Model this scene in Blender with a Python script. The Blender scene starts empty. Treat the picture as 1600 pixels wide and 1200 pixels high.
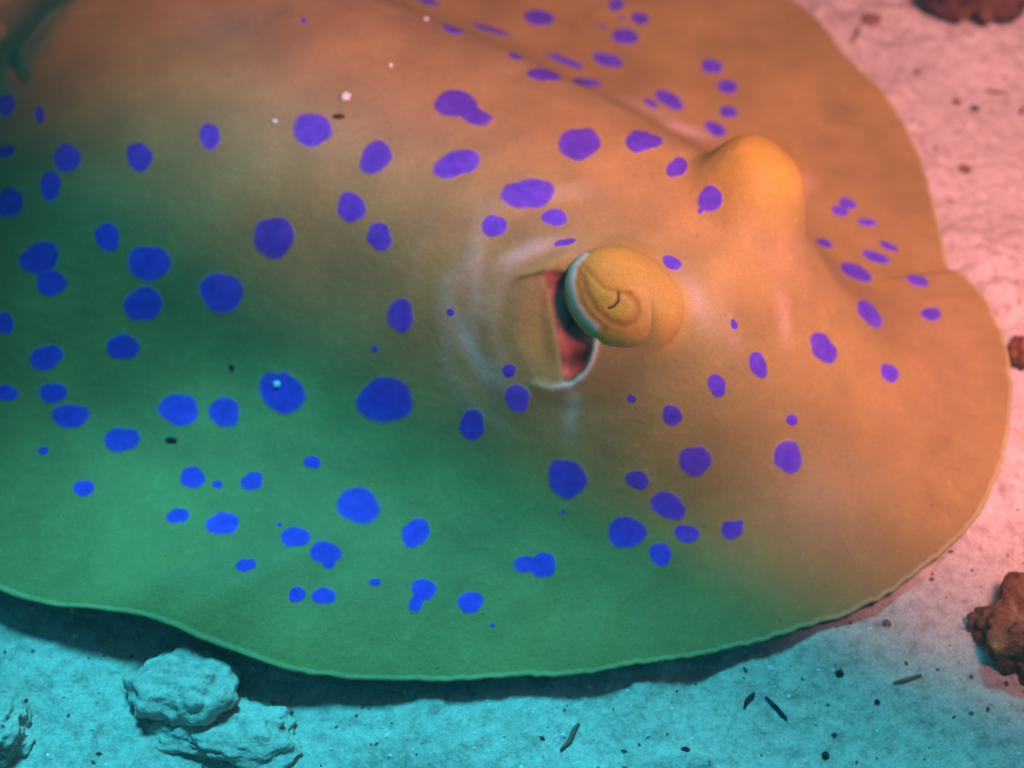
import bpy, math, random
import numpy as np
from mathutils import Vector, Matrix
from mathutils.bvhtree import BVHTree

random.seed(7); np.random.seed(7)
HAZE = 0.12
S = 0.01                                   # every length below is written in centimetres
scn = bpy.context.scene
col = scn.collection

# ------------------------------------------------------------------ camera
HF, PITCH = math.radians(42), math.radians(58)
DIST = 11.0 / math.tan(HF / 2)
FWD = np.array([0, math.cos(PITCH), -math.sin(PITCH)])
RT = np.array([1.0, 0, 0]); UP = np.cross(RT, FWD)
CAM = np.array([0, 0, 2.0]) - FWD * DIST
FPX = 800 / math.tan(HF / 2)
cd = bpy.data.cameras.new('camera'); cam = bpy.data.objects.new('camera', cd); col.objects.link(cam)
cam.location = CAM * S
cam.rotation_euler = (math.pi / 2 - PITCH, 0, 0)
cd.angle = HF; cd.sensor_width = 36
cd.clip_start = 0.005; cd.clip_end = 200
cd.dof.use_dof = True; cd.dof.focus_distance = 0.255; cd.dof.aperture_fstop = 9
scn.camera = cam

# ------------------------------------------------------------------ water-filtered daylight
SUN_EL, SUN_AZ = math.radians(59), math.radians(0)      # azimuth from +Y towards +X
w = bpy.data.worlds.new('World'); scn.world = w; w.use_nodes = True
nt = w.node_tree; nt.nodes.clear()
sky = nt.nodes.new('ShaderNodeTexSky'); sky.sky_type = 'NISHITA'; sky.sun_disc = False
sky.sun_elevation = SUN_EL; sky.sun_rotation = SUN_AZ
tint = nt.nodes.new('ShaderNodeMix'); tint.data_type = 'RGBA'; tint.blend_type = 'MULTIPLY'
tint.inputs['Factor'].default_value = 1
tint.inputs['B'].default_value = (0.05, 0.55, 0.60, 1)    # water takes out the red
bg = nt.nodes.new('ShaderNodeBackground'); bg.inputs['Strength'].default_value = 0.045
wo = nt.nodes.new('ShaderNodeOutputWorld')
nt.links.new(sky.outputs[0], tint.inputs['A']); nt.links.new(tint.outputs['Result'], bg.inputs[0]); nt.links.new(bg.outputs[0], wo.inputs[0])

ld = bpy.data.lights.new('sun', 'SUN'); ld.energy = 4.5; ld.angle = math.radians(11); ld.color = (0.04, 0.66, 1.0)
sun = bpy.data.objects.new('sun', ld); col.objects.link(sun)
sdir = np.array([math.sin(SUN_AZ) * math.cos(SUN_EL), math.cos(SUN_AZ) * math.cos(SUN_EL), math.sin(SUN_EL)])
sun.rotation_euler = Vector(sdir).to_track_quat('Z', 'Y').to_euler()

# the diver's torch: its warm pool is what lights the head and the right-hand sand
TORCH_POS, TORCH_AIM = np.array([11.0, -5.0, 25.0]), np.array([54.0, 84.0, 10.0])
td = bpy.data.lights.new('dive_torch', 'SPOT'); td.energy = 3.6; td.color = (1.0, 0.44, 0.52)
td.spot_size = math.radians(163.9); td.spot_blend = 0.058; td.shadow_soft_size = 0.03
torch = bpy.data.objects.new('dive_torch', td); col.objects.link(torch)
torch.location = TORCH_POS * S
torch.rotation_euler = Vector(TORCH_POS - TORCH_AIM).to_track_quat('Z', 'Y').to_euler()

vs = scn.view_settings
vs.view_transform = 'Standard'; vs.look = 'None'; vs.exposure = 0.6; vs.gamma = 1; vs.use_curve_mapping = False
scn.render.engine = 'CYCLES'

# ------------------------------------------------------------------ helpers
def at(px, py, z):
    d = FWD * FPX + RT * (px - 800) + UP * (600 - py)
    return CAM + d * ((z - CAM[2]) / d[2])

def sstep(a, b, x):
    t = np.clip((x - a) / (b - a), 0, 1); return t * t * (3 - 2 * t)

_rs = np.random.RandomState(3); _tab = _rs.rand(256, 256)
def vnoise(x, y):
    xi = np.floor(x).astype(int); yi = np.floor(y).astype(int)
    fx = x - xi; fy = y - yi
    fx = fx * fx * fx * (fx * (6 * fx - 15) + 10); fy = fy * fy * fy * (fy * (6 * fy - 15) + 10)
    g = lambda i, j: _tab[(xi + i) % 256, (yi + j) % 256]
    return (g(0, 0) * (1 - fx) + g(1, 0) * fx) * (1 - fy) + (g(0, 1) * (1 - fx) + g(1, 1) * fx) * fy - 0.5
def fbm(x, y, oct=4, f=1.0, gain=0.5):
    x = np.asarray(x, float); y = np.asarray(y, float); r = 0; a = 1
    for k in range(oct):
        r = r + a * vnoise(x * f + 17.3 * k, y * f - 9.1 * k); f *= 2.03; a *= gain
    return r
def fbm3(p, oct=4, f=1.0, gain=0.5):
    return (fbm(p[:, 0] + .37 * p[:, 2], p[:, 1] - .21 * p[:, 2], oct, f, gain) + fbm(p[:, 1] + 40 + .3 * p[:, 0], p[:, 2] + 11, oct, f, gain)
            + fbm(p[:, 2] - 23, p[:, 0] + 5 - .3 * p[:, 1], oct, f, gain)) / 1.7

def mesh(name, verts, faces, mat=None, parent=None, smooth=True, attrs=None):
    me = bpy.data.meshes.new(name)
    me.from_pydata([tuple(v) for v in np.asarray(verts) * S], [], [tuple(f) for f in faces])
    if smooth: me.polygons.foreach_set('use_smooth', [True] * len(me.polygons))
    for k, val in (attrs or {}).items():
        val = np.asarray(val, float)
        if val.ndim == 2:
            a = me.attributes.new(k, 'FLOAT_COLOR', 'POINT'); a.data.foreach_set('color', np.c_[val[:, :3], np.ones(len(val))].ravel())
        else:
            a = me.attributes.new(k, 'FLOAT', 'POINT'); a.data.foreach_set('value', val)
    if mat: me.materials.append(mat)
    me.update()
    o = bpy.data.objects.new(name, me); col.objects.link(o)
    if parent: o.parent = parent
    return o

def tag(o, label=None, cat=None, group=None, kind=None):
    if label: o['label'] = label
    if cat: o['category'] = cat
    if group: o['group'] = group
    if kind: o['kind'] = kind
    return o

def seg_dist(X, Y, pts):
    """distance from (X,Y) to a polyline"""
    d = np.full(X.shape, 1e9)
    for (x0, y0), (x1, y1) in zip(pts[:-1], pts[1:]):
        dx, dy = x1 - x0, y1 - y0
        t = np.clip(((X - x0) * dx + (Y - y0) * dy) / (dx * dx + dy * dy), 0, 1)
        d = np.minimum(d, np.hypot(X - x0 - t * dx, Y - y0 - t * dy))
    return d
def in_poly(X, Y, pts):
    ins = np.zeros(X.shape, bool); n = len(pts)
    for i in range(n):
        (x0, y0), (x1, y1) = pts[i], pts[(i + 1) % n]
        c = (y0 > Y) != (y1 > Y)
        with np.errstate(divide='ignore', invalid='ignore'):
            xi = (x1 - x0) * (Y - y0) / (y1 - y0 + 1e-12) + x0
        ins ^= c & (X < xi)
    return ins

# ------------------------------------------------------------------ materials
class N:
    def __init__(s, name):
        s.m = bpy.data.materials.new(name); s.m.use_nodes = True; s.t = s.m.node_tree
        s.b = s.t.nodes['Principled BSDF']
    def n(s, typ, **kw):
        n = s.t.nodes.new(typ)
        for k, v in kw.items():
            if k.startswith('_'): setattr(n, k[1:], v)
            else: n.inputs[k].default_value = v
        return n
    def l(s, a, b): s.t.links.new(a, b)
    def noise(s, scale, detail=4, rough=.55):
        tc = s.n('ShaderNodeTexCoord'); n = s.n('ShaderNodeTexNoise', Scale=scale, Detail=detail, Roughness=rough)
        s.l(tc.outputs['Object'], n.inputs['Vector']); return n
    def ramp(s, src, stops):
        r = s.n('ShaderNodeValToRGB'); e = r.color_ramp.elements
        while len(e) < len(stops): e.new(0.5)
        for el, (p, c) in zip(e, stops): el.position = p; el.color = tuple(c) + (1,) if len(c) == 3 else c
        s.l(src, r.inputs[0]); return r
    def mix(s, a, b, fac, blend='MIX'):
        m = s.n('ShaderNodeMix', _data_type='RGBA', _blend_type=blend)
        for v, k in ((a, 'A'), (b, 'B'), (fac, 'Factor')):
            if hasattr(v, 'is_output'): s.l(v, m.inputs[k])
            elif k == 'Factor': m.inputs[k].default_value = v
            else: m.inputs[k].default_value = tuple(v) + (1,)
        return m.outputs['Result']
    def bump(s, src, strength, dist):
        b = s.n('ShaderNodeBump', Strength=strength, Distance=dist); s.l(src, b.inputs['Height']); s.l(b.outputs[0], s.b.inputs['Normal']); return b

def skin_mat():
    k = N('ray_skin'); a = k.n('ShaderNodeAttribute', _attribute_name='Col')
    n1 = k.noise(55, 5, .6); n2 = k.noise(900, 3, .7); n3 = k.noise(2600, 2, .7)
    r1 = k.ramp(n1.outputs[0], [(.3, (.80, .80, .82)), (.7, (1.15, 1.14, 1.10))])
    r2 = k.ramp(n2.outputs[0], [(.25, (.93, .93, .93)), (.75, (1.06, 1.06, 1.06))])
    r3 = k.ramp(n3.outputs[0], [(.28, (.87, .87, .87)), (.7, (1.11, 1.11, 1.11))])
    c = k.mix(a.outputs['Color'], r1.outputs[0], 1, 'MULTIPLY'); c = k.mix(c, r2.outputs[0], 1, 'MULTIPLY'); c = k.mix(c, r3.outputs[0], 1, 'MULTIPLY')
    k.l(c, k.b.inputs['Base Color'])
    k.b.inputs['Roughness'].default_value = .55; k.b.inputs['Specular IOR Level'].default_value = .12
    n5 = k.noise(260, 5, .65)
    r5 = k.ramp(n5.outputs[0], [(.60, (1, 1, 1)), (.72, (1.22, 1.24, 1.35))]); c = k.mix(c, r5.outputs[0], .8, 'MULTIPLY')
    n6 = k.noise(1100, 2, .5)
    r6 = k.ramp(n6.outputs[0], [(.24, (.45, .45, .45)), (.31, (1, 1, 1))]); c = k.mix(c, r6.outputs[0], .7, 'MULTIPLY')
    k.l(c, k.b.inputs['Base Color'])
    k.bump(n5.outputs[0], .30, .0014)
    return k.m
def spot_mat():
    k = N('blue_spot'); a = k.n('ShaderNodeAttribute', _attribute_name='Col')
    n1 = k.noise(420, 4, .6); n3 = k.noise(2600, 2, .7)
    r1 = k.ramp(n1.outputs[0], [(.3, (.72, .70, .84)), (.7, (1.25, 1.25, 1.10))])
    r3 = k.ramp(n3.outputs[0], [(.28, (.84, .84, .88)), (.7, (1.14, 1.14, 1.1))])
    c = k.mix(a.outputs['Color'], r1.outputs[0], 1, 'MULTIPLY'); c = k.mix(c, r3.outputs[0], 1, 'MULTIPLY')
    k.l(c, k.b.inputs['Base Color'])
    k.b.inputs['Roughness'].default_value = .6; k.b.inputs['Specular IOR Level'].default_value = .1
    return k.m
def sand_mat():
    k = N('coral_sand')
    n1 = k.noise(28, 5, .6); n2 = k.noise(330, 4, .65); n3 = k.noise(1500, 3, .7); n4 = k.noise(120, 6, .7)
    r1 = k.ramp(n1.outputs[0], [(.3, (.52, .39, .29)), (.7, (.66, .51, .39))])
    r2 = k.ramp(n2.outputs[0], [(.28, (.70, .62, .62)), (.5, (1, 1, 1)), (.75, (1.12, 1.14, 1.16))])
    r3 = k.ramp(n3.outputs[0], [(.25, (.72, .70, .70)), (.72, (1.2, 1.2, 1.22))])
    r4 = k.ramp(n4.outputs[0], [(.27, (.5, .36, .36)), (.40, (1, 1, 1))])
    c = k.mix(r1.outputs[0], r2.outputs[0], 1, 'MULTIPLY'); c = k.mix(c, r3.outputs[0], 1, 'MULTIPLY'); c = k.mix(c, r4.outputs[0], .8, 'MULTIPLY')
    k.l(c, k.b.inputs['Base Color'])
    k.b.inputs['Roughness'].default_value = .95; k.b.inputs['Specular IOR Level'].default_value = .05
    k.bump(n2.outputs[0], .5, .002)
    return k.m
def rock_mat(name, dark, light, pale, scale=90):
    k = N(name)
    n1 = k.noise(scale, 6, .65); n2 = k.noise(scale * 5, 4, .65)
    r1 = k.ramp(n1.outputs[0], [(.32, dark), (.55, light), (.72, pale)])
    r2 = k.ramp(n2.outputs[0], [(.28, (.6, .58, .58)), (.7, (1.2, 1.18, 1.15))])
    k.l(k.mix(r1.outputs[0], r2.outputs[0], 1, 'MULTIPLY'), k.b.inputs['Base Color'])
    k.b.inputs['Roughness'].default_value = .9; k.b.inputs['Specular IOR Level'].default_value = .1
    k.bump(n2.outputs[0], .6, .002)
    return k.m
def plain_mat(name, c, rough=.8):
    k = N(name); n = k.noise(700, 3, .6)
    r = k.ramp(n.outputs[0], [(.3, tuple(x * .75 for x in c)), (.7, tuple(min(1, x * 1.2) for x in c))])
    k.l(r.outputs[0], k.b.inputs['Base Color']); k.b.inputs['Roughness'].default_value = rough; k.b.inputs['Specular IOR Level'].default_value = .1
    return k.m
SKIN, SPOT, SAND = skin_mat(), spot_mat(), sand_mat()
ROCK = rock_mat('dark_reef_rock', (.05, .018, .012), (.16, .06, .03), (.34, .17, .06))
RUST = rock_mat('rusty_rubble', (.10, .025, .012), (.34, .13, .05), (.50, .32, .16), 160)
PALE = rock_mat('pale_rubble', (.46, .34, .24), (.68, .52, .40), (.78, .62, .50), 60)
DARK = plain_mat('dark_debris', (.05, .028, .025)); BROWN = plain_mat('brown_debris', (.24, .11, .06)); WHITE = plain_mat('white_grain', (.80, .74, .68))
OLIVE = plain_mat('olive_weed', (.05, .06, .02))

# ------------------------------------------------------------------ the sea bed
def axis(lo, hi, step, far):
    c = np.arange(lo, hi + step, step); out = []; g = step; x = hi
    while x < far: g *= 1.35; x += g; out.append(x)
    out = np.array(out); lo_out = lo - (out - hi)
    return np.r_[lo_out[::-1], c, out]
gx, gy = axis(-17, 18, .075, 900), axis(-11, 20, .075, 900)
mounds = []                                # (pixel x, pixel y, radius, height)
for px, py, r, h in [(1560, 440, 1.3, .45), (1595, 560, .8, .35), (60, 1050, 1.6, .35), (1590, 760, 1.0, .2), (1450, 300, 0.8, .08), (690, 1160, 1.3, .25), (1320, 1160, 2.0, -.12),
                     (1600, 650, .7, .22), (1575, 770, .7, .22), (1510, 880, .7, .2), (1420, 945, .6, .2), (1310, 995, .6, .16), (1495, 370, .6, .25), (1465, 250, .7, .2), (1405, 140, .7, .18), (1330, 50, .7, .15)]:
    p = at(px, py, 0); mounds.append((p[0], p[1], r, h))
def sand_z(x, y):
    near = np.exp(-((np.asarray(x) / 40) ** 2 + (np.asarray(y) / 40) ** 2))
    z = .40 * fbm(x, y, 3, .22) + .22 * fbm(np.asarray(x) + 60, y, 4, .8, .55) * (0.35 + 1.2 * sstep(-.1, .25, fbm(x, np.asarray(y) + 33, 2, .3)))
    z = z + .05 * fbm(x, y, 3, 3.2, .6)
    for mx, my, r, h in mounds:
        z = z + h * np.exp(-((x - mx) ** 2 + (y - my) ** 2) / r ** 2) * (1 + .5 * fbm(x, y, 3, 1.7))
    under = np.exp(-(((np.asarray(x) + 2) / 10.5) ** 4 + ((np.asarray(y) - 4) / 8.0) ** 4))
    return z * (1 - .5 * under) - .28 * under + 8 * (1 - near) * fbm(np.asarray(x) * .01, np.asarray(y) * .01, 3, 1.0)
X, Y = np.meshgrid(gx, gy); Z = sand_z(X, Y)
nx, ny = len(gx), len(gy)
idx = np.arange(nx * ny).reshape(ny, nx)
F = np.stack([idx[:-1, :-1], idx[:-1, 1:], idx[1:, 1:], idx[1:, :-1]], -1).reshape(-1, 4)
tag(mesh('sand_seabed', np.stack([X, Y, Z], -1).reshape(-1, 3), F.tolist(), SAND), 'rippled pale coral sand under and around the stingray', None, None, 'structure')

# ------------------------------------------------------------------ stingray body
EYE_MID = np.array([3.75, 1.75]); HEAD = math.radians(-33)
AX = np.array([math.cos(HEAD), math.sin(HEAD)]); LT = np.array([-AX[1], AX[0]])
vis = [(1240, 0, .45), (1320, 80, .4), (1372, 135, .4), (1412, 190, .4), (1440, 255, .4), (1462, 330, .4), (1474, 385, .4), (1484, 416, .42), (1503, 424, .5), (1540, 468, .6), (1566, 520, .6), (1580, 590, .55),
       (1578, 660, .5), (1562, 730, .45), (1528, 800, .4), (1480, 855, .4), (1420, 905, .4), (1350, 945, .4), (1270, 975, .42), (1200, 997, .45),
       (1100, 1020, .5), (1000, 1037, .55), (900, 1049, .6), (800, 1057, .6), (700, 1061, .6), (600, 1061, .62), (520, 1056, .7), (450, 1044, .8), (390, 1024, .9), (330, 1000, 1.05), (275, 975, 1.2), (225, 958, 1.25), (160, 950, 1.25), (100, 947, 1.15), (60, 941, 1.05), (20, 931, 1.0), (-40, 905, .9)]
ctrl = [tuple(at(px, py, z)) for px, py, z in vis]
ctrl += [(-14.3, -2.6, .8), (-16.6, 0.3, .6), (-17.2, 3.6, .5), (-17.0, 6.6, .6), (-15.8, 9.0, .9), (-15.2, 10.4, 1.1), (-14.8, 12.0, 1.0), (-14.6, 14.4, .6), (-13.2, 17.2, .5), (-10.5, 19.6, .5),
         (-6, 20.6, .5), (-1, 20.2, .5), (3.5, 18.1, .5)]
ctrl = np.array(ctrl)
# closed Catmull-Rom curve, resampled by angle about the head
dense = []
n = len(ctrl)
for i in range(n):
    p0, p1, p2, p3 = ctrl[i - 1], ctrl[i], ctrl[(i + 1) % n], ctrl[(i + 2) % n]
    for t in np.linspace(0, 1, 24, endpoint=False):
        dense.append(.5 * (2 * p1 + (p2 - p0) * t + (2 * p0 - 5 * p1 + 4 * p2 - p3) * t * t + (3 * p1 - p0 - 3 * p2 + p3) * t ** 3))
dense = np.array(dense)
ang = np.arctan2(dense[:, 1] - EYE_MID[1], dense[:, 0] - EYE_MID[0]); ang = np.unwrap(ang)
if ang[-1] < ang[0]: ang = ang[::-1]; dense = dense[::-1]
ang = np.maximum.accumulate(ang)
NA, NR = 900, 230
th = ang[0] + np.linspace(0, 2 * math.pi, NA, endpoint=False)
ang_e = np.r_[ang, ang[0] + 2 * math.pi]; den_e = np.vstack([dense, dense[:1]])
edge = np.stack([np.interp(th, ang_e, den_e[:, k]) for k in range(3)], -1)
_t = np.arange(NA) * 2 * math.pi / NA
wob = .08 * fbm(8 * np.cos(_t), 8 * np.sin(_t), 3, 1.0) + .05 * fbm(40 * np.cos(_t), 40 * np.sin(_t), 2, 1.0)
edge[:, :2] += (edge[:, :2] - EYE_MID) / np.linalg.norm(edge[:, :2] - EYE_MID, axis=1)[:, None] * wob[:, None]
edge[:, 2] += .10 * fbm(6 * np.cos(_t) + 30, 6 * np.sin(_t), 3, 1.0)
rr = np.linspace(0, 1, NR + 1)[1:]
rr = .30 * rr + .70 * rr ** 1.35          # finer towards the head
def ring_xy(r): return EYE_MID[None] + r * (edge[:, :2] - EYE_MID[None])

def pw(u, pts):
    """smooth piecewise curve through (u, value)"""
    pts = np.array(pts); k = np.clip(np.searchsorted(pts[:, 0], u) - 1, 0, len(pts) - 2)
    m_ = np.gradient(pts[:, 1], pts[:, 0])
    h = pts[k + 1, 0] - pts[k, 0]; t = np.clip((u - pts[k, 0]) / h, 0, 1)
    return ((2 * t**3 - 3 * t**2 + 1) * pts[k, 1] + (t**3 - 2 * t**2 + t) * h * m_[k] + (-2 * t**3 + 3 * t**2) * pts[k + 1, 1] + (t**3 - t**2) * h * m_[k + 1])
HUMP = [(-26, .2), (-20, .9), (-16, 3.1), (-12, 3.35), (-8, 3.3), (-4, 3.4), (-1.5, 3.35), (0.5, 3.15), (1.7, 2.6), (2.7, 1.6), (3.8, .75), (5.2, .3), (7, .08), (12, 0)]
WID = [(-26, 2), (-20, 2.8), (-16, 3.6), (-12, 4.2), (-8, 4.4), (-4, 4.3), (-1.5, 4.1), (0.5, 3.8), (2.0, 3.3), (3.2, 3.0), (12, 3.0)]
def body_z(x, y, rho, m):
    q0, q1 = x - EYE_MID[0], y - EYE_MID[1]
    u = q0 * AX[0] + q1 * AX[1]; v = q0 * LT[0] + q1 * LT[1]
    we = sstep(.55, 1, rho)
    z = m * we + .42 * (1 - we) + .85 * (1 - rho ** 2.2)
    t = np.abs(v) / (pw(u, WID) * np.where(v < 0, 1 + 1.1 * sstep(-6.5, -14, u), 1))
    z = z + pw(u, HUMP) * np.exp(-np.power(t, np.where(v > 0, 4.6, 3.7 - .8 * sstep(-7, -14, u)))) * sstep(1.02, .75, rho)
    z = z + .16 * fbm(x, y, 3, .33) * sstep(1, .8, rho)
    return z, u, v
V = []; RHO = []
x0, y0 = EYE_MID
V.append((x0, y0, 0)); RHO.append(0)
for r in rr:
    p = ring_xy(r)
    for a in range(NA): pass
    V += [(p[a, 0], p[a, 1], 0) for a in range(NA)]; RHO += [r] * NA
V = np.array(V); RHO = np.array(RHO); M = np.r_[.4, np.tile(edge[:, 2], NR)]
V[:, 2], UU, VV = body_z(V[:, 0], V[:, 1], RHO, M)

def disc_faces(nr):
    f = [(0, 1 + a, 1 + (a + 1) % NA) for a in range(NA)]
    for k in range(nr - 1):
        b = 1 + k * NA
        f += [(b + a, b + NA + a, b + NA + (a + 1) % NA, b + (a + 1) % NA) for a in range(NA)]
    return f
TOPF = disc_faces(NR)
_bvh0 = BVHTree.FromPolygons([Vector(v) for v in V], TOPF)
def hit(px, py, tree):
    d = FWD * FPX + RT * (px - 800) + UP * (600 - py); d /= np.linalg.norm(d)
    h, nrm, i, dist = tree.ray_cast(Vector(CAM), Vector(d))
    global LAST_FACE
    LAST_FACE = i
    return (None, None) if h is None else (np.array(h), np.array(nrm))

def local_px(P, px, py, p0):
    """object-space frame at p0, in units of one photo pixel at that distance"""
    k = np.dot(p0 - CAM, FWD) / FPX
    d = P - p0
    return px + d @ RT / k, py - d @ UP / k, d @ FWD / k, k

# --- anatomy added on the smooth disc: eye mounds, brow, gill folds, spiracle
E1, _ = hit(985, 478, _bvh0); E2, _ = hit(1200, 300, _bvh0)
SP, SPN = hit(870, 510, _bvh0)
def gauss(P, c, r): return np.exp(-((P - c) ** 2).sum(1) / r ** 2)
def bump3(P, px, py, rx, ry, angd, tree=_bvh0):
    c, _ = hit(px, py, tree)
    if c is None: return np.zeros(len(P))
    X_, Y_, D_, k = local_px(P, px, py, c)
    a = math.radians(angd); dx, dy = X_ - px, Y_ - py
    e1 = dx * math.cos(a) + dy * math.sin(a); e2 = -dx * math.sin(a) + dy * math.cos(a)
    return np.exp(-((e1 / rx) ** 2 + (e2 / ry) ** 2 + (D_ / max(rx, ry) / 1.5) ** 2))
B0 = V.copy()
V[:, 2] += .3 * bump3(B0, 1060, 490, 80, 80, 0)          # skin swelling in front of the near eye
V[:, 2] += .25 * bump3(B0, 1165, 320, 90, 90, 0)          # far eye mound
V[:, 2] += .25 * bump3(B0, 1150, 420, 90, 60, 40)
V[:, 2] -= .22 * bump3(B0, 1090, 360, 60, 110, 40)         # dip between the eyes
# crease where the hind fin lobe joins the body
crease_c, _ = hit(25, 95, _bvh0)
CX, CY, CD, _k = local_px(B0, 25, 95, crease_c)
nearC = np.abs(CD) < 200
dcr = np.where(nearC, seg_dist(CX, CY, [(2, 66), (14, 90), (30, 112), (48, 130)]), 999)
dcr2 = np.where(nearC, seg_dist(CX, CY, [(70, 15), (45, 45), (25, 75), (22, 100)]), 999)
V[:, 2] -= .20 * np.exp(-(dcr / 8) ** 2); V[:, 2] += .06 * np.exp(-(dcr2 / 9) ** 2)
# the skin swells up smoothly onto the eye bulges
def on_depth(px, py, ref):
    c, _ = hit(ref[0], ref[1], _bvh0); d = FWD * FPX + RT * (px - 800) + UP * (600 - py)
    return CAM + d * (np.dot(c - CAM, FWD) / np.dot(d, FWD))
def skirt(px, py, a, b, angd, dep, push, k, wfun, ref=None):
    global V
    c0 = on_depth(px, py, ref or (px, py))
    X_, Y_, D_, kk = local_px(V, px, py, c0)
    t = math.radians(angd); dx, dy = X_ - px, Y_ - py
    q = ((dx * math.cos(t) + dy * math.sin(t)) / a) ** 2 + ((-dx * math.sin(t) + dy * math.cos(t)) / b) ** 2
    he = np.where(q < 1, dep * np.sqrt(np.maximum(0, 1 - q)) - 3, -3 - 1.6 * dep * (q - 1)) + push
    hb = -D_
    h = np.maximum(k - np.abs(hb - he), 0) / k
    dl = np.where((q < 3) & (np.abs(D_) < 260), np.maximum(hb, he) + h * h * k / 4 - hb, 0) * wfun(dx, dy)
    V = V - FWD[None] * (dl * kk)[:, None]
    return sstep(1.7, .7, q) * (np.abs(D_) < 260) * wfun(dx, dy)
def mound(px, py, r1, r2, angd, amp, dirn, ref=None, p=1.3):
    global V
    c0 = on_depth(px, py, ref or (px, py))
    X_, Y_, D_, kk = local_px(V, px, py, c0)
    t = math.radians(angd); dx, dy = X_ - px, Y_ - py
    q = ((dx * math.cos(t) + dy * math.sin(t)) / r1) ** 2 + ((-dx * math.sin(t) + dy * math.cos(t)) / r2) ** 2 + (D_ / (1.6 * r1)) ** 2
    wq = np.exp(-np.power(q, p)); V = V + np.array(dirn)[None] * (amp * wq)[:, None]
    return wq
mound(1000, 490, 120, 100, 35, .22, -FWD)
W1 = skirt(973, 468, 97, 77, 35, 74, -8, 60, lambda x, y: sstep(-10, 45, x - .35 * y))
W2 = mound(1190, 300, 96, 78, 20, 1.0, (.25, .38, .89), (1150, 315), 2.6)
# folds behind the spiracle
LX, LY, LD, LK = local_px(B0, 870, 510, SP)
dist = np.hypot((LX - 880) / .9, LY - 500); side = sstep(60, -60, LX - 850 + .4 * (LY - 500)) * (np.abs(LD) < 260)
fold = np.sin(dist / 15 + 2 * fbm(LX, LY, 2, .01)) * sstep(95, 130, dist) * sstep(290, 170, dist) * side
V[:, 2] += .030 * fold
# spiracle
slot = [(848, 428), (862, 421), (884, 424), (905, 460), (917, 505), (924, 545), (914, 577), (895, 597), (880, 597), (870, 540), (858, 470)]
dslot = seg_dist(LX, LY, slot + slot[:1]) * np.where(in_poly(LX, LY, slot), 1, -1)
nearS = np.abs(LD) < 120
dslot = np.where(nearS, dslot, -999)
el = 1 - np.sqrt(((LX - 868) / 66) ** 2 + ((LY - 513) / 96) ** 2)
basin = np.where(nearS, sstep(0, .62, el), 0) * (1 - sstep(905, 935, LX))
lip_pts = [(930, 505), (931, 535), (925, 563), (911, 587), (890, 602), (862, 606), (835, 600)]
dlip = np.where(nearS, seg_dist(LX, LY, lip_pts), 999)
nrm = SPN if SPN[2] > 0 else -SPN
depth = .15 * basin + .15 * sstep(-3, 12, dslot)
V -= depth[:, None] * (0.75 * nrm + .25 * np.array([0, 0, 1]))[None]
V += (.075 * np.exp(-(dlip / 7) ** 2) * (1 - sstep(-4, 2, dslot)))[:, None] * nrm[None]
dtop = np.where(nearS, seg_dist(LX, LY, [(812, 432), (840, 424), (868, 408), (890, 398)]), 999)
V += (.06 * np.exp(-(dtop / 9) ** 2))[:, None] * nrm[None]

# --- skin colour (pigments, with darker folds and slot edges)
BASE = np.array([.35, .215, .060])
C = np.tile(BASE, (len(V), 1))
def paint(w, c): 
    global C
    C = C * (1 - w[:, None]) + np.array(c)[None] * w[:, None]
rim = sstep(.9895, .996, RHO)
paint(.8 * rim, (.50, .40, .15))
paint(.5 * sstep(.9, .2, RHO) * sstep(3.5, -14, UU) * np.exp(-(VV / 5) ** 2), (.34, .25, .15))
# pale, slimy skin patches, and a few darker ones
for px, py, rx, ry, a, s_, c in [
    (1075, 205, 38, 10, 20, .75, (.62, .42, .34)), (1000, 165, 45, 8, 22, .4, (.55, .38, .28)), (1245, 290, 22, 30, 55, .75, (.62, .38, .22)),
    (1190, 260, 60, 45, 0, .75, (.50, .25, .025)), (1150, 300, 70, 60, 0, .45, (.46, .25, .04)), (1220, 400, 60, 50, 0, .35, (.55, .30, .14)),
    (1160, 460, 70, 50, 40, .4, (.46, .25, .06)), (1080, 475, 22, 60, -30, .5, (.55, .36, .26)), (1225, 500, 14, 40, -10, .5, (.58, .36, .24)),
    (1140, 520, 16, 45, -25, .35, (.52, .34, .22)), (820, 395, 55, 12, -22, .75, (.56, .42, .36)), (745, 450, 14, 70, 5, .55, (.50, .42, .36)), (735, 540, 12, 70, -25, .7, (.42, .46, .42)),
    (775, 590, 12, 45, -45, .45, (.42, .44, .36)), (893, 640, 12, 40, 5, .7, (.46, .48, .36)), (770, 440, 20, 60, 0, .35, (.50, .30, .10)), (705, 420, 10, 70, 10, .25, (.50, .32, .16)), (655, 400, 10, 70, 15, .2, (.46, .32, .18)),
    (870, 630, 70, 10, 0, .55, (.13, .12, .03)), (780, 640, 60, 14, 15, .3, (.16, .17, .04)), (360, 40, 90, 60, 0, .45, (.22, .19, .13)), (920, 680, 40, 40, 30, .2, (.36, .36, .12)),
    (1480, 560, 60, 120, 10, .22, (.40, .20, .12)), (1290, 780, 100, 90, 0, .25, (.38, .27, .16)), (510, 200, 180, 60, 8, .2, (.40, .27, .16)), (1110, 640, 90, 60, 20, .25, (.36, .24, .06))]:
    paint(s_ * bump3(B0, px, py, rx, ry, a), c)
paint(.9 * W1, (.54, .26, .045)); paint(.85 * W2, (.50, .29, .035))
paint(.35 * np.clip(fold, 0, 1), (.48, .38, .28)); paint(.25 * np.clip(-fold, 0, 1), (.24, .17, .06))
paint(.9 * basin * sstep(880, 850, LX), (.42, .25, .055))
paint(.55 * np.exp(-(np.abs(LX - 845 - (LY - 430) * .1) / 9) ** 2) * basin, (.20, .10, .03))
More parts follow.
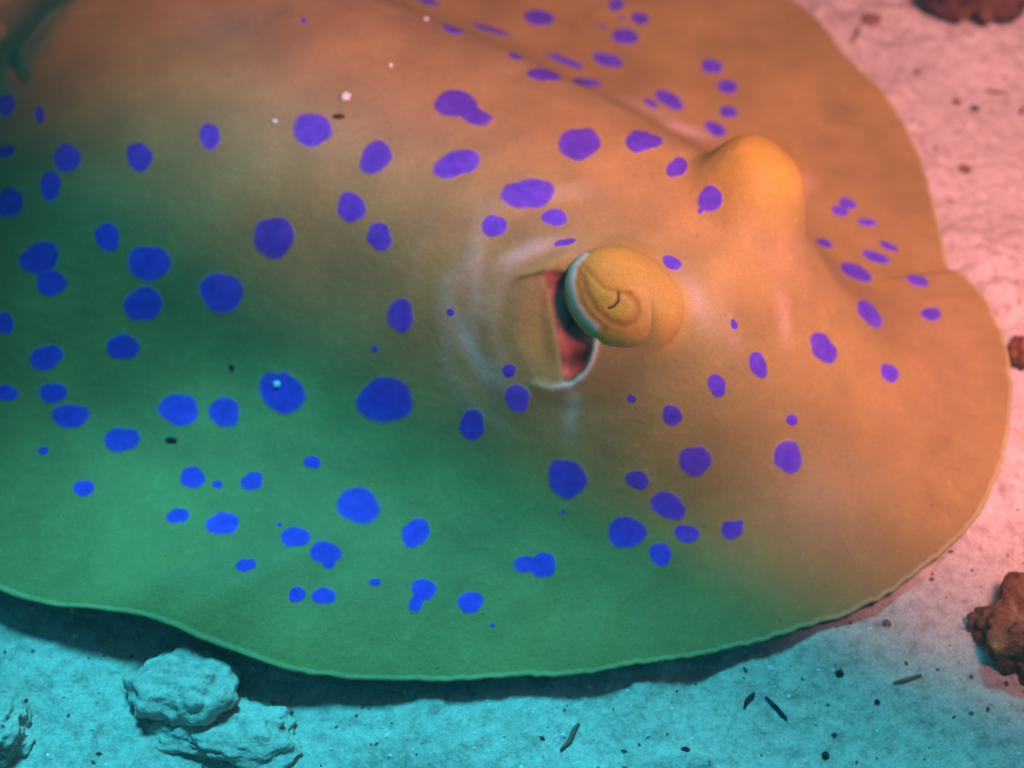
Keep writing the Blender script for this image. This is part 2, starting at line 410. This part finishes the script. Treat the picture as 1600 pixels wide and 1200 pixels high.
paint(.55 * np.exp(-(dtop / 8) ** 2), (.48, .30, .10)); 
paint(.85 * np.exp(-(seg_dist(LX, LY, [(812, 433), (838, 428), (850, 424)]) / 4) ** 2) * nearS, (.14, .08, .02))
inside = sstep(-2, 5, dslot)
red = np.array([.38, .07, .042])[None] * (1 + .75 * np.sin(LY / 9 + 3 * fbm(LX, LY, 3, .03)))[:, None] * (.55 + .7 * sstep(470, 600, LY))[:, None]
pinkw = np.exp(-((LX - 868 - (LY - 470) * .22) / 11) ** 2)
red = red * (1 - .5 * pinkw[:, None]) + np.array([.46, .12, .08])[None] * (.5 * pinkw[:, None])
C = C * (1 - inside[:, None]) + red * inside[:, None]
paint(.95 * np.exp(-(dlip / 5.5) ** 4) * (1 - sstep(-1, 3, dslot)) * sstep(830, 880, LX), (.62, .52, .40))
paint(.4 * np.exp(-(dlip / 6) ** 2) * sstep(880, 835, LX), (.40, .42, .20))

# --- thin pale margin, rounded over, then the white belly
ev = edge.copy(); ev[:, 2] = V[-NA:, 2]
out = edge[:, :2] - EYE_MID; out /= np.linalg.norm(out, axis=1)[:, None]
rings = [V]
cols = [C]
under = np.array([.42, .36, .22]); dark_rim = np.array([.10, .08, .04])
for k, (do, dz, c) in enumerate([(.025, -.02, (.44, .33, .12)), (.035, -.05, (.30, .24, .08)), (.02, -.085, dark_rim), (-.02, -.105, dark_rim), (-.5, -.16, under)]):
    p = ev.copy(); p[:, :2] += out * do; p[:, 2] += dz; rings.append(p); cols.append(np.tile(np.array(c), (NA, 1)))
for r, zt in ((.86, .15), (.7, .05), (.4, 0.0), (.05, 0.0)):
    xy = ring_xy(r); p = np.c_[xy, np.minimum(ev[:, 2] - .18, np.full(NA, zt + .02))]; rings.append(p); cols.append(np.tile(under, (NA, 1)))
AV = np.vstack(rings); AC = np.vstack(cols)
AF = list(TOPF)
b = 1 + (NR - 1) * NA
for k in range(9):
    AF += [(b + a, b + NA + a, b + NA + (a + 1) % NA, b + (a + 1) % NA) for a in range(NA)]; b += NA
AF.append(tuple(b + a for a in range(NA)))

ray = bpy.data.objects.new('stingray', None); col.objects.link(ray)
tag(ray, 'orange-brown stingray with bright blue spots resting on pale sand', 'stingray')
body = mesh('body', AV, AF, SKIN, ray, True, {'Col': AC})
BVH = BVHTree.FromPolygons([Vector(v) for v in V], TOPF)

# ------------------------------------------------------------------ eyes
def ellipsoid(nu, nv):
    v, f = [], []
    for j in range(nv + 1):
        ph = math.pi * j / nv
        for i in range(nu):
            t = 2 * math.pi * i / nu; v.append((math.sin(ph) * math.cos(t), math.sin(ph) * math.sin(t), math.cos(ph)))
    for j in range(nv):
        for i in range(nu):
            f.append((j * nu + i, (j + 1) * nu + i, (j + 1) * nu + (i + 1) % nu, j * nu + (i + 1) % nu))
    return np.array(v), f
def eye(px, py, a, b, angd, dep, push, near, ref=None):
    c0 = on_depth(px, py, ref or (px, py))
    k = np.dot(c0 - CAM, FWD) / FPX
    sv, sf = ellipsoid(220, 160)
    t = math.radians(angd)
    X_ = sv[:, 0] * a * math.cos(t) - sv[:, 1] * b * math.sin(t); Y_ = sv[:, 0] * a * math.sin(t) + sv[:, 1] * b * math.cos(t); Z_ = sv[:, 2] * dep
    # egg shape: a little fuller low on the front side
    front = sv[:, 2] > 0
    PX, PY = px + X_, py + Y_
    c = np.tile(np.array([.55, .25, .036]), (len(sv), 1)); dz = np.zeros(len(sv))
    def pt(w, cc):
        nonlocal c
        w = np.where(front, w, 0); c = c * (1 - w[:, None]) + np.array(cc)[None] * w[:, None]
    if near:
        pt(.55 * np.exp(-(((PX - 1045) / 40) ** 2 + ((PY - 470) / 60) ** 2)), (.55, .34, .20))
        pt(.5 * np.exp(-(((PX - 990) / 60) ** 2 + ((PY - 560) / 30) ** 2)), (.30, .16, .04))  # underside darkened in the colour for the bulge's contact shadow
        # the half-closed eye: lower lid arc, olive eyeball, curled pupil flap
        arc = [(908, 432), (914, 460), (928, 486), (950, 504), (970, 511), (986, 505), (992, 490), (988, 474), (976, 466)]
        d = seg_dist(PX, PY, arc); dz -= .03 * np.exp(-(d / 6) ** 2)
        ball = [(910, 425), (935, 450), (962, 466), (985, 475), (984, 500), (965, 508), (940, 496), (920, 470)]
        ib = in_poly(PX, PY, ball); pt(.55 * np.where(ib, np.clip(seg_dist(PX, PY, ball + ball[:1]) / 8, 0, 1), 0), (.40, .27, .025))
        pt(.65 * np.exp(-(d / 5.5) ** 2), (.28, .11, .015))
        d2 = seg_dist(PX, PY, [(905, 412), (922, 436), (940, 455), (962, 462), (978, 464)]); pt(.35 * np.exp(-(d2 / 4) ** 2), (.30, .13, .02)); dz -= .025 * np.exp(-(d2 / 5) ** 2)
        d3 = seg_dist(PX, PY, [(961, 463), (961, 474), (955, 482), (947, 485)]); pt(.97 * np.exp(-(d3 / 2.2) ** 2), (.05, .02, .01)); dz -= .03 * np.exp(-(d3 / 3) ** 2)
        d4 = seg_dist(PX, PY, [(912, 398), (896, 417), (890, 445), (896, 475), (913, 500), (928, 513)]); pt(.95 * np.exp(-(d4 / 6.5) ** 4), (.68, .50, .40)); dz += .03 * np.exp(-(d4 / 7) ** 2)
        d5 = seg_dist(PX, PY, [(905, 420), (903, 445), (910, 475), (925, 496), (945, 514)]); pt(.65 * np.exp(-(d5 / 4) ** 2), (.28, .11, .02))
    else:
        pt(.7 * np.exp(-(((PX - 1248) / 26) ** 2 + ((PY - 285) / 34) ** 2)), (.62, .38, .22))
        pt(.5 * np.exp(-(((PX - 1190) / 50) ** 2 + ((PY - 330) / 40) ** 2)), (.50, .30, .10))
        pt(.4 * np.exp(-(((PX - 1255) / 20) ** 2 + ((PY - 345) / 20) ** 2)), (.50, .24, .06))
    Z2 = Z_ + dz / k * front
    P = c0[None] + RT[None] * (X_ * k)[:, None] - UP[None] * (Y_ * k)[:, None] - FWD[None] * ((Z2 + push) * k)[:, None]
    P += .03 * fbm3(P, 3, 1.2)[:, None] * -FWD[None]
    return mesh('eye', P, sf, SKIN, ray, True, {'Col': c})
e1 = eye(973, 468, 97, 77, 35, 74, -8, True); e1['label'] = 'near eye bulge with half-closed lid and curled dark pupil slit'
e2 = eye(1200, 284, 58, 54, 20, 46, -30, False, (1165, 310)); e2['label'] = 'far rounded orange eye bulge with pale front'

# ------------------------------------------------------------------ blue spots: skin patches that follow the body
SPOTS = [
 [(842,28,23,12,8)], [(963,8,12,9,0)], [(1000,29,14,9,5)], [(977,57,21,12,8)], [(972,29,4,3,0)], [(943,41,4,3,0)],
 [(1112,104,16,11,8)], [(1137,136,15,11,8)], [(1138,175,15,9,12)], [(1118,202,19,9,25)], [(949,94,25,10,17)], [(885,96,32,5,22)],
 [(850,117,31,9,4)], [(915,129,26,6,6)], [(1046,156,24,11,30)], [(1017,162,13,5,28)], [(710,45,19,8,12)], [(808,88,14,5,8)], [(766,46,40,4,17)], [(670,3,16,5,12)],
 [(1324,318,14,8,18)], [(1312,330,13,8,15)], [(1355,348,15,6,5)], [(1288,380,13,6,22)], [(1337,425,27,11,28)], [(1368,402,22,8,20)], [(1388,385,18,5,25)],
 [(1434,439,18,8,18)], [(1455,491,16,10,8)], [(1358,490,25,13,48)], [(1390,583,17,12,52)], [(1286,544,26,17,58)],
 [(712,162,32,21,5),(743,183,20,14,10),(757,180,9,8,0)], [(488,203,29,26,-20)], [(587,246,27,22,-45)], [(714,256,36,20,-18)], [(905,225,32,25,0)],
 [(1000,221,22,17,0),(1020,221,14,9,0)], [(1058,262,19,13,-40)], [(1110,311,19,20,0)], [(1095,329,6,4,-50)], [(826,303,40,23,-8)], [(772,353,19,17,0)], [(867,340,21,13,0)], [(882,379,17,5,-12)],
 [(1050,411,15,10,25)], [(328,213,16,20,0)], [(218,245,20,22,0)], [(105,247,20,23,10)], [(79,290,16,23,10)], [(62,179,7,14,0)], [(10,164,14,17,20)], [(10,237,14,9,-25)], [(14,317,22,23,0)],
 [(549,324,21,24,0)], [(593,370,23,18,80)], [(428,371,30,33,0)], [(168,370,19,22,0)], [(62,403,30,24,-20)], [(80,442,22,21,0)], [(233,411,32,28,5)], [(346,457,34,30,40)], [(224,475,29,26,-10)],
 [(192,542,26,19,8)], [(6,505,16,17,0)], [(72,559,28,18,-18)], [(626,493,26,20,80)], [(704,488,6,6,0)], [(586,545,5,5,0)], [(796,579,11,10,0)], [(809,622,23,18,65)], [(738,664,20,23,0)],
 [(602,625,44,34,5)], [(441,614,36,30,35),(443,592,14,13,0)], [(280,640,30,25,0)], [(351,644,23,24,0)], [(10,614,19,12,0)], [(83,614,21,16,0)], [(110,650,28,19,-5)], [(190,687,27,19,-10)],
 [(68,704,8,6,0)], [(131,763,17,12,0)], [(301,746,20,16,0)], [(340,757,8,6,0)], [(394,752,17,14,-20)], [(488,722,13,10,0)], [(278,806,18,11,-15)], [(348,818,26,17,-12)], [(560,790,32,28,10)],
 [(649,834,22,20,-40),(655,820,13,11,0)], [(461,839,22,16,0)], [(508,863,24,17,0),(514,880,10,10,0)], [(384,883,15,10,-10)], [(464,929,13,12,0)], [(506,931,18,13,0)], [(586,910,9,6,0)],
 [(662,921,20,16,0),(650,943,12,11,0)], [(735,941,19,17,0)], [(848,883,20,20,0),(820,881,14,13,0)], [(886,748,33,27,55)], [(996,750,18,14,15)], [(1044,790,27,20,28)], [(979,832,28,25,0)],
 [(1073,834,19,14,10)], [(1032,866,17,18,0)], [(1143,828,16,15,0),(1156,816,5,4,0)], [(1086,720,25,23,20)], [(1050,649,15,16,0)], [(987,623,7,6,0)], [(1120,602,19,13,62)], [(1184,570,21,13,65)],
 [(1147,507,8,5,75)], [(1237,656,9,9,0)], [(1231,714,25,22,60)], [(475,32,5,4,0)], [(770,977,4,3,0)], [(437,820,4,3,0)], [(880,800,4,3,0)],
]
def spot(parts):
    x0, y0 = parts[0][:2]
    big = max(parts[0][2], parts[0][3])
    ns = 36 if big > 12 else 20
    rad = []
    s1, s2, s3 = random.uniform(0, 6.28), random.uniform(0, 6.28), random.uniform(0, 6.28)
    for i in range(ns):
        t = 2 * math.pi * i / ns; c, s = math.cos(t), math.sin(t); best = 0
        for (px, py, a, b_, an) in parts:
            an = math.radians(an)
            # ray from the first centre out of this ellipse
            ox, oy = x0 - px, y0 - py
            ca, sa = math.cos(an), math.sin(an)
            o1, o2 = (ox * ca + oy * sa) / a, (-ox * sa + oy * ca) / b_
            d1, d2 = (c * ca + s * sa) / a, (-c * sa + s * ca) / b_
            A = d1 * d1 + d2 * d2; B = o1 * d1 + o2 * d2; Cc = o1 * o1 + o2 * o2 - 1
            q = B * B - A * Cc
            if q > 0: best = max(best, (-B + math.sqrt(q)) / A)
        best *= 1 + .045 * math.sin(2 * t + s1) + .045 * math.sin(3 * t + s2) + .028 * math.sin(5 * t + s3)
        rad.append(best)
    small = big < 9
    prof = [(.0, .010), (.35, .010), (.65, .010), (.80, .0095), (.91, .008), (.97, .0065), (1.03, .0045), (1.10, .003), (1.15, -.008)]
    vv, cc, ff = [], [], []
    mid = np.array([.112, .040, .50]); rimc = np.array([.21, .11, .36])
    tone = random.uniform(.9, 1.1)
    def cast(px, py, off):
        h, nn = hit(px, py, BVH)
        if h is None: return None
        if nn @ (CAM - h) < 0: nn = -nn
        return h + nn * off
    cen = cast(x0, y0, prof[0][1])
    if cen is None: return
    vv.append(cen); cc.append(mid * tone)
    for (k, off) in prof[1:]:
        for i in range(ns):
            t = 2 * math.pi * i / ns
            px_, py_ = x0 + rad[i] * k * math.cos(t), y0 + rad[i] * k * math.sin(t)
            p = cast(px_, py_, off)
            if p is None or np.linalg.norm(p - cen) > 2.2 * big * np.dot(cen - CAM, FWD) / FPX * 3: p = cen + (vv[-1] - cen) * .98
            vv.append(p); wq = (.10 * sstep(.0, .8, k) + .75 * sstep(.86, 1.04, k)) * (1 if not small else .6)
            ccol = (mid * (1 - wq) + rimc * wq) * tone
            ws = sstep(.97, 1.09, k); fi = LAST_FACE
            if fi is not None: ccol = ccol * (1 - ws) + C[TOPF[fi][0]] * ws
            cc.append(ccol)
    for i in range(ns): ff.append((0, 1 + i, 1 + (i + 1) % ns))
    for r in range(len(prof) - 2):
        b0 = 1 + r * ns
        for i in range(ns): ff.append((b0 + i, b0 + ns + i, b0 + ns + (i + 1) % ns, b0 + (i + 1) % ns))
    return mesh('blue_spot', vv, ff, SPOT, ray, True, {'Col': np.array(cc)})
for s_ in SPOTS: spot(s_)

# tail and pelvic fins behind the disc
def tube(pts, rads, ns=12, squash=1.0):
    pts = np.array(pts, float); vv, ff = [], []
    for i, p in enumerate(pts):
        d = pts[min(i + 1, len(pts) - 1)] - pts[max(i - 1, 0)]; d /= np.linalg.norm(d)
        s = np.cross(d, [0, 0, 1]); s /= np.linalg.norm(s) + 1e-9; t = np.cross(s, d)
        for k in range(ns):
            a = 2 * math.pi * k / ns; vv.append(p + (s * math.cos(a) + t * math.sin(a) * squash) * rads[i])
    for i in range(len(pts) - 1):
        for k in range(ns): ff.append((i * ns + k, i * ns + (k + 1) % ns, (i + 1) * ns + (k + 1) % ns, (i + 1) * ns + k))
    ff.append(tuple(range(ns))[::-1]); ff.append(tuple((len(pts) - 1) * ns + k for k in range(ns)))
    return np.array(vv), ff
tp = [(-12.5, 10.6, .8), (-14.5, 11.4, .8), (-16, 12.6, .8), (-19, 14.8, .9), (-26, 18, .7), (-33, 19.5, .6), (-40, 20, .5)]
v_, f_ = tube(tp, [.9, .9, .8, .65, .5, .4, .1], 20, .8)
mesh('tail', v_, f_, SKIN, ray, True, {'Col': np.tile(BASE, (len(v_), 1))})
for sgn in (-1, 1):
    base = np.array([-14.6, 11.0]); vv = []; ns = 40
    for lay, zz in ((0, .75), (1, .6)):
        for i in range(ns):
            a = 2 * math.pi * i / ns; l = 2.6 * math.cos(a) - 1.8; s = 1.0 * math.sin(a) * (1 - .25 * math.cos(a)) + sgn * 1.5
            q = base + AX * l + LT * s; vv.append((q[0], q[1], zz + .25 * (1 - lay) * (math.cos(a) + 1) / 2))
    ff = [tuple(range(ns)), tuple(range(ns, 2 * ns))[::-1]] + [(i, ns + i, ns + (i + 1) % ns, (i + 1) % ns) for i in range(ns)]
    mesh('pelvic_fin', vv, ff, SKIN, ray, True, {'Col': np.tile(BASE * .9, (len(vv), 1))})

# ------------------------------------------------------------------ rocks and rubble
def lump(name, c, r, mat, label, cat, seed=0, rough=.35, f=.9, nu=90, nv=60, fine=.08, group=None):
    sv, sf = ellipsoid(nu, nv)
    sc = np.array(r)
    q = sv * 2.1 + seed * 7.7
    d = 1 + rough * fbm3(q, 4, f, .55) + fine * fbm3(q * 4, 3, f * 2)
    P = sv * sc[None] * d[:, None] + np.array(c)[None]
    return tag(mesh(name, P, sf, mat), label, cat, group)

# dark rock in the top right corner, plus unseen rock added to block the sun
def corner_rock_and_blockers():
    foot = at(1525, -45, 1.0)
    sv, sf = ellipsoid(160, 120)
    root = bpy.data.objects.new('reef_rock_with_blockers', None); col.objects.link(root)
    tag(root, 'dark reddish reef rock cut off by the top right corner, with unseen sun blockers', 'reef rock')
    q = sv * 2.0 + 3.3
    P = sv * np.array([2.4, 2.1, 3.4]) * (1 + .5 * fbm3(q, 4, .9, .55) + .1 * fbm3(q * 4, 3, 2))[:, None] + foot + np.array([.2, .9, 2.0])
    mesh('foot', P, sf, ROCK, root)
    q = sv * 2.4 + 9.1
    P = sv * np.array([9, 8, 24]) * (1 + .5 * fbm3(q, 4, .9, .55))[:, None] + foot + np.array([14, 16, 19])
    mesh('blocker_support', P, sf, ROCK, root)  # unseen support added beneath the sun-blocking slab
    # unseen slab added to block sun; near edge runs lower right to upper left
    h = 36.0
    sh = sdir / sdir[2] * h
    a = np.array([12.2, -8.4, 0]) + sh; bq = np.array([-9.6, 5.0, 0]) + sh
    t = (bq - a) / np.linalg.norm(bq - a); nrm_ = np.array([t[1], -t[0], 0])
    if nrm_[1] < 0: nrm_ = -nrm_
    L = 130.0; Wd = 90.0
    cc = (a + bq) / 2 + nrm_ * Wd / 2
    q = sv * 2.2 + 5.5
    sq = np.sign(sv) * np.abs(sv) ** .55                      # blocky slab
    P = sq[:, :1] * t[None] * L / 2 + sq[:, 1:2] * nrm_[None] * Wd / 2 + sq[:, 2:] * np.array([0, 0, 1])[None] * 6
    P = P * (1 + .06 * fbm3(q, 4, .8))[:, None] + np.array([0, 0, 1])[None] * (2.5 * fbm3(q, 4, 1.2))[:, None] + cc
    mesh('sun_blocker', P, sf, ROCK, root)
    q = sv * 1.9 + 1.7
    P = sv * np.array([5.5, 8.5, 5]) * (1 + .35 * fbm3(q, 4, .9, .55))[:, None] + np.array([-14.6, 0, 0]) + sdir / sdir[2] * 33 + np.array([0, 5.6, 0])
    mesh('sun_blocker', P, sf, ROCK, root)  # unseen lobe added to cast shade on the left edge
    q = sv * 2.0 + 8.3
    P = sv * np.array([7.5, 5.5, 4.5]) * (1 + .35 * fbm3(q, 4, .9, .55))[:, None] + np.array([-10.5, 9.5, 0]) + sdir / sdir[2] * 35
    mesh('sun_blocker', P, sf, ROCK, root)  # second unseen lobe, added to keep sun off the upper left back
corner_rock_and_blockers()

p = at(1585, 1000, .3); lump('rubble_rock', p + np.array([.35, .1, .1]), (1.15, .95, .75), RUST, 'rusty brown lump of rubble at the right edge, on the sand', 'rock', 4, .5, .9, fine=.06)
p = at(290, 1075, .4); lump('coral_rubble', p + np.array([0, 0, -.25]), (1.0, .75, .62), SAND, 'pale knobbly coral rubble below the raised fin edge', 'coral rubble', 6, .55, .7, fine=.03)
p = at(350, 1140, .1); lump('coral_rubble', p + np.array([0, 0, -.1]), (1.3, .7, .34), SAND, 'flat pale coral rubble piece under the knobbly lump at bottom', 'coral rubble', 8, .55, .8, fine=.03)
p = at(-2, 1140, .2); lump('rubble_rock', p, (.65, .65, .5), PALE, 'rounded grey rubble at the bottom left corner', 'rock', 11, .6, 1.2)
p = at(1597, 548, .5); lump('pebble', p, (.28, .4, .3), RUST, 'small orange pebble at the right edge beside the snout', 'pebble', 13, .5, 1.2, 40, 30)

# sticks, weed scraps and grains
def stick(pix, r, mat, name, label, cat, z=.045):
    pts = []
    for px, py in pix:
        q = at(px, py, 0); q = at(px, py, float(sand_z(q[0], q[1])) + z); pts.append(q)
    rads = [r * (.5 if i in (0, len(pts) - 1) else 1) for i in range(len(pts))]
    v_, f_ = tube(pts, rads, 8, .6)
    return tag(mesh(name, v_, f_, mat), label, cat)
stick([(1163, 1106), (1166, 1096), (1176, 1086), (1179, 1082)], .042, DARK, 'leaf_scrap', 'short dark leaf scrap, left one of a pair near the bottom', 'leaf scrap')
stick([(1196, 1088), (1212, 1104), (1222, 1116), (1230, 1124)], .045, DARK, 'leaf_scrap', 'curved dark leaf scrap, right one of a pair near the bottom', 'leaf scrap')
stick([(1396, 1067), (1416, 1062), (1440, 1054)], .045, BROWN, 'twig', 'short olive brown twig lying left of the rusty rubble', 'twig')
stick([(1331, 66), (1337, 54), (1343, 42)], .05, DARK, 'twig', 'thin dark twig standing near the upper fin edge', 'twig')
stick([(425, 1095), (440, 1115), (455, 1135)], .06, BROWN, 'twig', 'dark twig on the cyan sand below the fin', 'twig')
stick([(876, 1172), (890, 1158), (897, 1140), (905, 1130)], .05, BROWN, 'leaf_scrap', 'brown leaf scrap at the bottom centre of the sand', 'leaf scrap')
stick([(1540, 142), (1555, 144), (1575, 145)], .07, BROWN, 'twig', 'pale brown twig on the sand under the corner rock', 'twig')
stick([(1594, 178), (1600, 168)], .09, DARK, 'twig', 'dark twig stub cut off by the right edge, high up', 'twig')
DEB = [(1312, 1052, .10, DARK, 'round dark bit on the sand just below the front fin edge'), (1370, 1096, .07, DARK, 'small dark bit below the olive brown twig'),
       (1070, 1172, .09, DARK, 'dark bit at the bottom, right of centre'), (1523, 170, .13, DARK, 'flat dark chip on the pink sand, upper right'),
       (1432, 113, .10, BROWN, 'reddish grain on the sand nearest the upper fin edge'), (1507, 264, .18, BROWN, 'brown clump on the pink sand right of the far fin'),
       (1495, 160, .13, BROWN, 'reddish chip left of the flat dark chip'), (1386, 974, .09, BROWN, 'reddish bit on the sand right of the front fin'),
       (1290, 1180, .09, DARK, 'dark bit at the bottom edge, below the curved leaf scrap'), (1360, 30, .3, BROWN, 'brown scrap at the top beside the far fin')]
for i, (px, py, r, m, lab) in enumerate(DEB):
    q = at(px, py, 0); q = at(px, py, float(sand_z(q[0], q[1])) + r * .3)
    r *= .7
    lump('pebble', q, (r * 1.2, r, r * .6), m, lab, 'pebble', i + 20, .7, 1.2, 24, 16)
# loose sand grains, nobody could count them
gv, gf = [], []
tri = [(0, 2, 4), (2, 1, 4), (1, 3, 4), (3, 0, 4), (2, 0, 5), (1, 2, 5), (3, 1, 5), (0, 3, 5)]
octa = np.array([(1, 0, 0), (-1, 0, 0), (0, 1, 0), (0, -1, 0), (0, 0, 1), (0, 0, -1)], float)
rs = np.random.RandomState(5)
for light in (0, 1):
    gv, gf = [], []
    NG = 2600 if light else 1500
    xs = rs.uniform(-13, 16, NG); ys = rs.uniform(-10, 19, NG); zs = sand_z(xs, ys)
    for x, y, z in zip(xs, ys, zs):
        r = .018 + .035 * rs.rand() ** 3 * (1.4 if not light else 1)
        A = octa * (r * rs.uniform(.6, 1.5, 3)); t = rs.uniform(0, 6.28); A = A @ np.array([[math.cos(t), math.sin(t), 0], [-math.sin(t), math.cos(t), 0], [0, 0, 1]])
        b0 = len(gv); gv += list(A + np.array([x, y, z + r * .2])); gf += [tuple(b0 + i for i in f) for f in tri]
    tag(mesh('pale_sand_grains' if light else 'dark_sand_grains', gv, gf, WHITE if light else BROWN, None, False), 'loose pale grains scattered over the sand' if light else 'loose dark grains scattered over the sand', 'sand grains', None, 'stuff')

# flecks set on the back; white ones stand for particles drifting in water
def fleck(px, py, r, ry, m, name, label, cat):
    h, nn = hit(px, py, BVH)
    if h is None: return
    lump(name, h + np.array([0, 0, .02]), (r, ry, .05), m, label, cat, px * .1, .5, 1.2, 20, 14)
fleck(540, 152, .11, .11, WHITE, 'water_speck', 'largest white drifting speck, set on the back, above the dark weed fleck', 'fleck')
fleck(430, 191, .065, .06, WHITE, 'water_speck', 'small white drifting speck, set on the back, left of the big blue spot', 'fleck')
fleck(666, 31, .06, .05, WHITE, 'water_speck', 'tiny pale drifting speck at the top of the back', 'fleck')
fleck(610, 103, .05, .05, WHITE, 'water_speck', 'tiny pale drifting speck above the largest white one, to its right', 'fleck')
fleck(433, 601, .085, .085, WHITE, 'water_speck', 'pale drifting speck set on a blue spot in the green area', 'fleck')
fleck(529, 183, .12, .06, OLIVE, 'weed_fleck', 'dark green fleck on the back beside a blue spot', 'fleck')
fleck(268, 688, .13, .06, DARK, 'weed_fleck', 'black fleck on the green fin, below two blue spots', 'fleck')
fleck(362, 574, .05, .05, DARK, 'weed_fleck', 'tiny dark fleck on the green fin left of a pierced spot', 'fleck')

# ------------------------------------------------------------------ slightly milky water round everything
bx, bz0, bz1 = 1150.0, -110.0, 75.0
hv = [(x, y, z) for z in (bz0, bz1) for y in (-bx, bx) for x in (-bx, bx)]
hf = [(0, 2, 3, 1), (4, 5, 7, 6), (0, 1, 5, 4), (2, 6, 7, 3), (0, 4, 6, 2), (1, 3, 7, 5)]
hm = bpy.data.materials.new('milky_water'); hm.use_nodes = True
ht = hm.node_tree; ht.nodes.remove(ht.nodes['Principled BSDF'])
pv = ht.nodes.new('ShaderNodeVolumePrincipled'); pv.inputs['Color'].default_value = (.80, .88, .92, 1); pv.inputs['Density'].default_value = HAZE
ht.links.new(pv.outputs[0], ht.nodes['Material Output'].inputs['Volume'])
tag(mesh('haze', hv, hf, hm, None, False), 'slightly milky sea water in front of everything', None, None, 'stuff')
